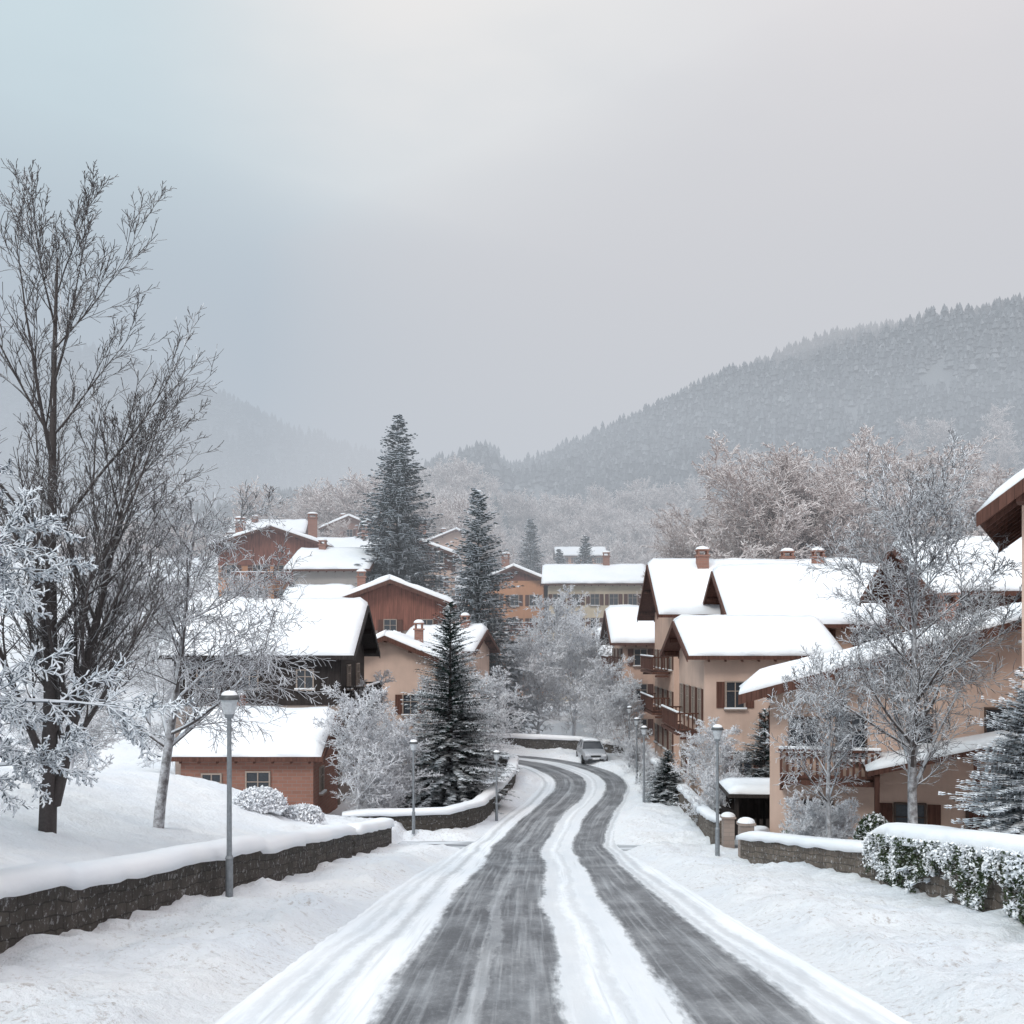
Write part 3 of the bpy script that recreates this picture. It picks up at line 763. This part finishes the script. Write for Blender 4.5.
def frost(name,x,y,H,k,rot,mesh=None,wide=1.0):
    e=empty(name,(x,y,gz(x,y)-.1),rot); o=bpy.data.objects.new('branches',mesh or FM[k%3])
    s=H/8 if mesh is None else H/3; o.scale=(s*wide,s*wide,s); link(o,e)
for i,(x,y,H,wd) in enumerate([(-7.0,49.7,6.2,1.2),(-5.9,53,5.2,1.2),(-8.6,64,7.0,1.1),(-4.6,64,7.0,1.2),(-1.9,70,7.0,1.25),(-4.2,76,8.0,1.2),(-2.0,93,8,1.2),(2.2,94,9,1.2),(5.4,97,11,1.0),(-5.5,98,8,1.2),
      (9.9,53.5,4.9,1.2),(8.3,80,6.0,1.2),(7.6,86,7.5,1.2),(4.6,110,13.5,.95),(0.5,112,9,1.1),(8.5,112,9,1),(-9,104,9,1.2),
      (-22,72,8,1.1),(-25,62,10,1.1),(-19.5,46,5,1.1),(-27,90,11,1.1),
      (-25,106,9,1.1),(-40,112,12,1.1),(-36,98,12,1.1),(26,62,12,1.1),(30,72,13,1.1),(22,96,12,1.1),(28,100,13,1.1),(13,116,10,1.2),(17,112,11,1.1)]):
    frost('frosted_tree',x,y,H,i,i*1.3,None,wd)
for i,(x,y,H) in enumerate([(9.0,33.6,2.2),(10.2,34.4,1.7),(-5.9,50.2,2.4),(9.4,50.2,2.8),(7.9,60.5,2.2),(8.1,71,2.4)]):
    frost('frosted_shrub',x,y,H,i,i*1.1,BM[i%2])
PW=P_(n=[9,7,6,4,3],wig=[.03,.05,.07,.10,.12],kids=[26,12,9,6],ang=[(22,50),(25,50),(25,55),(25,60)],up=[.02,.04,.03,.01,0],ratio=[.50,.46,.42,.45],tl=[.3,.3,.3,.3],t0=[.2,.1,.1,.1])
FW=[frost_mesh(s,8,bark_frost_warm,.011,PW) for s in (121,122)]
PL=P_(n=[6,4,3,2],wig=[.04,.08,.1,.12],kids=[20,8,6],ang=[(22,55),(25,55),(25,60)],up=[.02,.04,.02,0],ratio=[.52,.5,.5],tl=[.35,.3,.3],t0=[.12,.1,.1],rr=[.5,.6,.8])
FL=[frost_mesh(s,8,bark_frost_warm,.034,PL) for s in (131,132,133)]
def inst(e,x,y,H,k,z=None,wide=1.0,M=None):
    M=M or FL
    o=bpy.data.objects.new('tree',M[k%len(M)]); s=H/8; o.scale=(s*wide,s*wide,s); o.location=(x,y,(gz(x,y) if z is None else z)-.2); o.rotation_euler=(0,0,k*1.7); link(o,e)
for i,(x,y,H,wd) in enumerate([(25,112,28,1.25),(30,116,29,1.3),(37,118,29,1.3),(47,124,30,1.3),(43,132,31,1.3),(20,124,23,1.2),(55,130,31,1.3)]):
    ew=empty('large_bare_tree',(0,0,0)); inst(ew,x,y,H,i,None,wd,FW)

ef=empty('distant_frosted_forest'); rg=random.Random(77)
pts=[]
while len(pts)<1400:
    y=rg.uniform(150,385); x=rg.uniform(-.20,.58)*y + rg.uniform(-10,10)
    if abs(x-16)<12 and 225<y<276: continue
    if y<198 and -50<x<50: continue
    pts.append((x,y))
A=np.array(pts); Z=height(A[:,0],A[:,1])
for i,((x,y),z) in enumerate(zip(pts,Z)): inst(ef,x,y,rg.uniform(9,17),i,float(z),1.25)
pts=[(rg.uniform(-.5,-.14)*y,y) for y in [rg.uniform(200,300) for _ in range(220)]]
A=np.array(pts); Z=height(A[:,0],A[:,1])
for i,((x,y),z) in enumerate(zip(pts,Z)): inst(ef,x,y,rg.uniform(5,9),i,float(z),1.25)
for i in range(40):
    x=rg.uniform(-48,48); y=rg.uniform(146,196); inst(ef,x,y,rg.uniform(4,6.5),i,None,1.3)

# ---- conifers
def conifer(name,x,y,H,Rr,seed,needlem,snowp,dens=1.0,spray=.30,z=None,power=.85,t0=.05):
    rng=np.random.RandomState(seed); e=empty(name,(x,y,gz(x,y) if z is None else z))
    nw=int(46*dens*max(1,H/11)); C=[];O=[];S=[];L=[]
    T=TreeB(); T.seg((0,0,-.3),(0,0,H*.97),H*.016+.04,.015)
    for i in range(nw):
        t=t0+(1-t0)*(i/nw); nb=int(14*(1-t)**.5)+4
        band=.80+.40*rng.rand(); ph=rng.rand()*6.28
        for b in range(nb):
            az=rng.rand()*6.283; r=Rr*band*((1-t)**power)*rng.uniform(.60,1.12)*(1+.14*math.sin(az*2+ph))+.1
            z0=H*t+rng.uniform(-.5,.5)*H/nw; dr=rng.uniform(.18,.42)*(1-.7*t)
            o=np.array([math.cos(az),math.sin(az)]); k=max(2,int(r/(spray*.62)))
            up=.5*t
            pe=(o[0]*r,o[1]*r,z0-dr*r*.8+up*r)
            if r>.5: T.seg((0,0,z0),pe,.02,.006)
            for q in range(k+1):
                s=(q+rng.rand()*.6)/(k+.3)
                if s<.15: continue
                rad=r*s; zc=z0-dr*r*(s**1.2)*.8+up*r*s
                C.append((o[0]*rad,o[1]*rad,zc)); O.append((o[0],o[1],-dr*.6+up)); S.append((-o[1],o[0],0)); L.append(spray*(1.15-.45*s)*rng.uniform(.7,1.3)*(.45+.55*(1-t)))
    C=np.array(C);O=np.array(O);S=np.array(S);L=np.array(L)[:,None]; n=len(C)
    Vs=[]
    for sg in (-1,1):
        tilt=rng.uniform(-.35,.1,(n,1)); sd=S*sg*(.75+.5*rng.rand(n,1)); dn=np.zeros((n,3)); dn[:,2:]=tilt*L
        p0=C; p1=C+(sd*.55+O*.25)*L+dn*.4; p2=C+(sd*.95+O*.85)*L+dn; p3=C+O*L*.9+dn*.3
        Vs.append(np.stack([p0,p1,p2,p3],1))
    p1=C+S*.18*L; p3=C-S*.18*L; p2=C+O*.45*L; p2[:,2]-= (.55+.4*rng.rand(n))*L[:,0]
    Vs.append(np.stack([C,p1,p2,p3],1))
    V=np.concatenate(Vs,0)
    me=np_mesh('needles',V.reshape(-1,3),np.arange(len(V)*4).reshape(-1,4),needlem); link(bpy.data.objects.new('needles',me),e)
    cl=vnoise(C[:,0]*1.6/spray*.3+40,C[:,2]*1.6/spray*.3+C[:,1],seed); cl3=np.concatenate([cl,cl,cl])
    K=rng.rand(len(V))<snowp*(.3+1.4*cl3); K[2*n:]=rng.rand(n)<snowp*.2
    W=V[K]; cen=W.mean(1,keepdims=True); W=cen+(W-cen)*.9; W[:,:,2]+=.03+.05*spray
    if len(W): link(bpy.data.objects.new('snow_on_branches',np_mesh('snowpads',W.reshape(-1,3),np.arange(len(W)*4).reshape(-1,4),snow)),e)
    link(bpy.data.objects.new('trunk',T.mesh('trunk',bark_dark,5)),e)
    return e
conifer('spruce_tree',-3.2,57.0,10.6,3.5,1,needle,.20,1.35,.30,power=.70)
conifer('spruce_tree',-11.6,112,24.0,6.0,2,needle_s,.80,1.0,.75,power=.72)
conifer('spruce_tree',-2.9,93,20.6,5.0,3,needle_s,.70,1.0,.66,power=.72)
conifer('spruce_tree',3.2,190,25,6,4,needle_s,.5,.8,.9)
conifer('spruce_tree',8.5,196,20,5.5,5,needle_s,.5,.8,.9)
conifer('spruce_tree',12.5,186,22,5.5,15,needle_s,.5,.8,.9)
conifer('snowy_fir_tree',9.95,21.2,3.9,1.75,6,needle_s,1.1,1.2,.16)
conifer('snowy_fir_tree',11.4,22.6,3.4,1.5,8,needle_s,1.1,1.0,.16)
conifer('fir_tree',12.2,53.0,5.3,2.1,9,needle,.15,1.0,.24)
conifer('fir_tree',8.3,58.5,2.8,1.3,10,needle,.18,.9,.24)

def far_forest(name,P,Hs,mat,seed):
    rng=np.random.RandomState(seed); n=len(P); sides=6; tiers=4; F=[]
    base_i=np.arange(n)
    per=tiers*(sides+1)
    VV=np.zeros((n,per,3))
    for t in range(tiers):
        zb=.08+.24*t; zt=min(1.0,zb+.42); rr=.21*(1-t/tiers*.80)
        ang=rng.rand(n,1)*6.28+np.arange(sides)[None]*2*math.pi/sides
        jr=rr*(.6+.8*rng.rand(n,sides))*Hs[:,None]
        o=t*(sides+1)
        VV[:,o:o+sides,0]=np.cos(ang)*jr; VV[:,o:o+sides,1]=np.sin(ang)*jr; VV[:,o:o+sides,2]=(zb-.05*rng.rand(n,sides))*Hs[:,None]
        VV[:,o+sides,2]=zt*Hs
        for k in range(sides): F.append(np.stack([base_i*per+o+k,base_i*per+o+(k+1)%sides,base_i*per+o+sides],1))
    VV+=P[:,None,:]
    link(bpy.data.objects.new(name,np_mesh(name,VV.reshape(-1,3),np.concatenate(F,0),mat)))
n=20000
yy=RN.uniform(300,690,n); xx=RN.uniform(-.35,.66,n)*yy
m=(vnoise(xx*.03,yy*.03,31)+.25*vnoise(xx*.1,yy*.1,32)>.24)
xx=xx[m];yy=yy[m]
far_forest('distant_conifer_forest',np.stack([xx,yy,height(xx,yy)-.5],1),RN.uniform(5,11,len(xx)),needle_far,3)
n=6000; yy=RN.uniform(750,1150,n); xx=RN.uniform(-.7,.02,n)*yy
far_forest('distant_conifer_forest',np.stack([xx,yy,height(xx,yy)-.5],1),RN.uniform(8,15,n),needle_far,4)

def shrub(name,x,y,r,h,mat,snowf,seed,z=None):
    rng=np.random.RandomState(seed); e=empty(name,(x,y,gz(x,y) if z is None else z)); n=2600
    d=rng.normal(size=(n,3)); d/=np.linalg.norm(d,axis=1)[:,None]; d[:,2]=np.abs(d[:,2])
    rad=(.75+.28*rng.rand(n))[:,None]*(1+.12*(vnoise(d[:,0]*3+9,d[:,1]*3+d[:,2]*2,seed)-.5))[:,None]
    P=d*rad*np.array([[r,r,h]])
    V,F=leaf_cloud(P,.05,rng); link(bpy.data.objects.new('leaves',np_mesh('leaves',V,F,mat)),e)
    k=(rng.rand(n)<snowf*(.25+d[:,2])); V,F=leaf_cloud(P[k]*1.02,.055,rng,4); link(bpy.data.objects.new('shrub_snow',np_mesh('shrub_snow',V,F,snow)),e)
    g=G(); g.dome((0,0,0),(r*.78,r*.78,h*.78),12,5); g.obj('inner_twigs',mat,e,True)
shrub('clipped_shrub',10.2,31.0,.55,1.0,leaf,.35,1)
shrub('clipped_shrub',8.9,35.5,.5,.9,leaf,.4,2)
shrub('frosted_shrub',-8.7,38,.95,.75,bark_frost,.9,3)
shrub('frosted_shrub',-7.4,38.8,.8,.6,bark_frost,.9,4)
shrub('clipped_shrub',8.2,66,.6,.9,leaf,.4,5)

# ------------------------------------------------------------------ street furniture
def lamp(x,y,H=4.0,big=1.0):
    e=empty('street_lamp',(x,y,gz(x,y)-.08)); g=G()
    g.tube((0,0,0),(0,0,.9),.075,.07,12); g.tube((0,0,.9),(0,0,.96),.085,.06,12); g.tube((0,0,.96),(0,0,H-.42),.052,.042,12)
    g.tube((0,0,H-.42),(0,0,H-.34),.07,.10,12); g.obj('pole',metal,e,False)
    g=G(); g.tube((0,0,H-.34),(0,0,H-.06),.10*big,.17*big,14); g.obj('lamp_shade',lampglass,e)
    g=G(); g.tube((0,0,H-.06),(0,0,H-.01),.20*big,.19*big,14); g.dome((0,0,H-.01),(.19*big,.19*big,.07),14,3); g.obj('lamp_cap',metald,e)
    g=G(); g.dome((0,0,H+.03),(.16*big,.16*big,.09),12,3); g.obj('lamp_snow',snow,e,True)
lamp(-5.5,21.4,4.05); lamp(6.5,34.8,4.1); lamp(-4.25,47.5,3.95); lamp(-.75,53.5,3.4); lamp(6.9,57.5,4.0); lamp(7.9,74,4.1); lamp(7.6,67,4.0)

def car(x,y,yaw):
    e=empty('parked_car',(x,y,float(prof(y))+.02),math.radians(yaw)); g=G()
    sec=[(-2.15,.66,.35,.62),(-2.0,.80,.28,.78),(-1.3,.88,.25,.92),(-.75,.90,.25,.98),(1.5,.90,.25,1.02),(2.0,.84,.28,.98),(2.15,.72,.38,.88)]
    V=[]
    for (yy,hw,zb,zt) in sec:
        V+=[(-hw*.9,yy,zb),(hw*.9,yy,zb),(hw,yy,zb+.15),(hw,yy,(zb+zt)/2+.08),(hw*.9,yy,zt-.02),(hw*.5,yy,zt+.01),(-hw*.5,yy,zt+.01),(-hw*.9,yy,zt-.02),(-hw,yy,(zb+zt)/2+.08),(-hw,yy,zb+.15)]
    k=10;F=[]
    for i in range(len(sec)-1):
        for j in range(k): F.append((i*k+j,i*k+(j+1)%k,(i+1)*k+(j+1)%k,(i+1)*k+j))
    F+=[tuple(range(k)),tuple(range((len(sec)-1)*k,len(sec)*k))]
    g.add(V,F); g.obj('body',carpaint,e,True,.02)
    g=G(); b=[(-.80,-.75,.97),(.80,-.75,.97),(.80,1.75,1.0),(-.80,1.75,1.0)]; t=[(-.62,-.1,1.45),(.62,-.1,1.45),(.62,1.25,1.46),(-.62,1.25,1.46)]
    g.hexa(b+t); g.obj('windows',glass,e,False,.03)
    g=G(); r=[(-.64,-.14,1.455),(.64,-.14,1.455),(.64,1.3,1.465),(-.64,1.3,1.465)]; g.hexa(r+[(a*.96,c,z+.05) for a,c,z in r])
    for s in (-1,1):
        for (p,q) in (((s*.80,-.76,.97),(s*.63,-.12,1.47)),((s*.80,1.76,1.0),(s*.63,1.27,1.47)),((s*.815,.55,.97),(s*.64,.55,1.47))): g.tube(p,q,.035,.035,6)
        g.box((s*.98,-.55,1.0),(.16,.12,.12))
    g.obj('roof_and_pillars',carpaint,e)
    g=G()
    for s in (-1,1):
        for yy in (-1.35,1.35): g.tube((s*.70,yy,.31),(s*.92,yy,.31),.31,.31,18)
    g.obj('tyres',rubber,e)
    g=G()
    for s in (-1,1):
        for yy in (-1.35,1.35): g.tube((s*.915,yy,.31),(s*.935,yy,.31),.19,.17,12)
    g.obj('wheel_rims',metal,e)
    g=G()
    for s in (-1,1): g.box((s*.60,-2.10,.66),(.30,.14,.14))
    g.box((0,-2.17,.43),(.5,.03,.12)); g.obj('headlights_and_plate',headl,e,False,.02)
    g=G(); g.box((0,-2.15,.60),(.7,.05,.12)); g.box((0,-2.12,.36),(1.1,.06,.1)); g.obj('grille',rubber,e)
    g=G()
    for s in (-1,1): g.box((s*.66,2.13,.78),(.24,.06,.16))
    g.obj('tail_lights',red,e)
    g=G(); snow_slab(g,[Vector((-.58,-.08,1.5)),Vector((.58,-.08,1.5)),Vector((.58,1.22,1.51)),Vector((-.58,1.22,1.51))],.11,random.Random(1),0)
    g.obj('roof_snow',snow,e,True)
    return e
car(5.75,79.5,4)

ef2=empty('wooden_fence',(0,0,0)); g=G()
for k in range(26):
    y=46+k*.25; g.box((9.35,y,float(prof(y))+.75),(.05,.14,1.2))
g.box((9.4,49.1,float(prof(49))+.5),(.05,6.4,.1)); g.box((9.4,49.1,float(prof(49))+1.1),(.05,6.4,.1)); g.obj('palings',darkwood,ef2)

# ------------------------------------------------------------------ fog
def fogprism(name, poly, z0, z1, dens, col):
    g=G(); n=len(poly)
    g.add([(x,y,z0) for x,y in poly]+[(x,y,z1) for x,y in poly],[tuple(range(n)),tuple(range(2*n-1,n-1,-1))]+[(i,(i+1)%n,n+(i+1)%n,n+i) for i in range(n)])
    m=bpy.data.materials.new(name+'_mat'); m.use_nodes=True; t=m.node_tree; t.nodes.clear()
    o=t.nodes.new('ShaderNodeOutputMaterial'); ab=t.nodes.new('ShaderNodeVolumeAbsorption'); emn=t.nodes.new('ShaderNodeEmission'); ad=t.nodes.new('ShaderNodeAddShader')
    ab.inputs['Color'].default_value=(0,0,0,1); ab.inputs['Density'].default_value=dens
    emn.inputs['Color'].default_value=(*col,1); emn.inputs['Strength'].default_value=dens  # self-glow stands in for daylight scattered inside the fog
    t.links.new(ab.outputs[0],ad.inputs[0]); t.links.new(emn.outputs[0],ad.inputs[1]); t.links.new(ad.outputs[0],o.inputs['Volume'])
    return g.obj(name,m)
fogprism('valley_fog',[(-2400,75),(2400,75),(2400,2900),(-2400,2900)],-60,95,.0027,(.535,.58,.64))
# wedge-shaped banks: thickness grows smoothly away from the middle of the valley
fogprism('valley_mist',[(330,1150),(-330,640),(-2400,600),(-2400,2300)],72,330,.0042,(.42,.505,.59))
fogprism('low_cloud',[(-190,820),(150,500),(560,430),(2400,430),(2400,1900),(600,1250)],104,300,.0062,(.68,.665,.685))

# ------------------------------------------------------------------ world, sun, camera
w=bpy.data.worlds.new('World'); scene.world=w; w.use_nodes=True; t=w.node_tree; t.nodes.clear()
def wn(ty,**k):
    n_=t.nodes.new(ty)
    for a,b in k.items(): setattr(n_,a,b)
    return n_
sun_el=math.radians(38); sun_az=math.radians(215)
out=wn('ShaderNodeOutputWorld'); bg=wn('ShaderNodeBackground'); bg.inputs[1].default_value=.1
sky=wn('ShaderNodeTexSky',sky_type='NISHITA'); sky.sun_disc=False; sky.sun_elevation=sun_el; sky.sun_rotation=sun_az
tc=wn('ShaderNodeTexCoord'); sp=wn('ShaderNodeSeparateXYZ'); t.links.new(tc.outputs['Generated'],sp.inputs[0])
def wmr(v,a,b,c=0,d=1):
    n_=wn('ShaderNodeMapRange'); n_.interpolation_type='SMOOTHSTEP'; t.links.new(v,n_.inputs[0])
    for i_,x_ in enumerate((a,b,c,d)): n_.inputs[i_+1].default_value=x_
    return n_.outputs[0]
def wmix(f,a,b,mode='MIX',k=10):
    n_=wn('ShaderNodeMixRGB',blend_type=mode)
    for s_,x_ in zip(n_.inputs,(f,a,b)):
        if isinstance(x_,bpy.types.NodeSocket): t.links.new(x_,s_)
        elif isinstance(x_,tuple): s_.default_value=(*[q*k for q in x_],1)
        else: s_.default_value=x_
    return n_.outputs[0]
ax=wmr(sp.outputs[0],-.42,.34)
nz_=wn('ShaderNodeTexNoise'); nz_.inputs['Scale'].default_value=2.2; nz_.inputs['Detail'].default_value=5; nz_.inputs['Roughness'].default_value=.5
mpn=wn('ShaderNodeMapping'); mpn.inputs['Scale'].default_value=(1,1,2.4); t.links.new(tc.outputs['Generated'],mpn.inputs[0]); t.links.new(mpn.outputs[0],nz_.inputs['Vector'])
cloudn=wmr(nz_.outputs['Fac'],.3,.7)
up=wmix(ax,(.66,.80,.85),(.87,.825,.82)); lo=wmix(ax,(.31,.40,.49),(.70,.655,.67))
el=wmr(sp.outputs[2],.08,.42)
base_c=wmix(el,lo,up)
gr=wmix(cloudn,(.94,.95,.96),(1.06,1.055,1.045),k=1)
c1=wmix(1.0,base_c,gr,'MULTIPLY')
vd=wn('ShaderNodeVectorMath',operation='DISTANCE'); nv_=wn('ShaderNodeVectorMath',operation='NORMALIZE'); t.links.new(tc.outputs['Generated'],nv_.inputs[0]); t.links.new(nv_.outputs[0],vd.inputs[0]); vd.inputs[1].default_value=(-.05,.86,.51)
glow=wmr(vd.outputs['Value'],.02,.28,1,0)
gn=wn('ShaderNodeMath',operation='MULTIPLY'); t.links.new(glow,gn.inputs[0]); t.links.new(wmr(nz_.outputs['Fac'],.35,.6,.55,1.0),gn.inputs[1])
c2=wmix(gn.outputs[0],c1,(1.0,.965,.93))
zen=wmix(wmr(sp.outputs[2],.56,.85),(1,1,1),(2.15,2.15,2.18),k=1)
c3=wmix(1.0,c2,zen,'MULTIPLY')
fin=wn('ShaderNodeMixRGB'); fin.inputs[0].default_value=.90; t.links.new(sky.outputs[0],fin.inputs[1]); t.links.new(c3,fin.inputs[2])
t.links.new(fin.outputs[0],bg.inputs[0]); t.links.new(bg.outputs[0],out.inputs[0])

sd=bpy.data.lights.new('sun','SUN'); sd.energy=1.45; sd.angle=math.radians(16); sd.color=(1,.94,.88)
so=bpy.data.objects.new('sun',sd); link(so)
dv=Vector((math.sin(sun_az)*math.cos(sun_el),math.cos(sun_az)*math.cos(sun_el),math.sin(sun_el)))
so.rotation_euler=dv.to_track_quat('Z','Y').to_euler()

cam=bpy.data.cameras.new('camera'); co=bpy.data.objects.new('camera',cam); link(co)
co.location=(0,0,0); co.rotation_euler=(math.radians(90),0,0)
cam.sensor_width=36; cam.lens=36*1100/1024; cam.shift_y=128/1024; cam.clip_end=8000; cam.clip_start=.1
scene.camera=co
scene.view_settings.view_transform='Standard'; scene.view_settings.look='None'; scene.view_settings.exposure=0
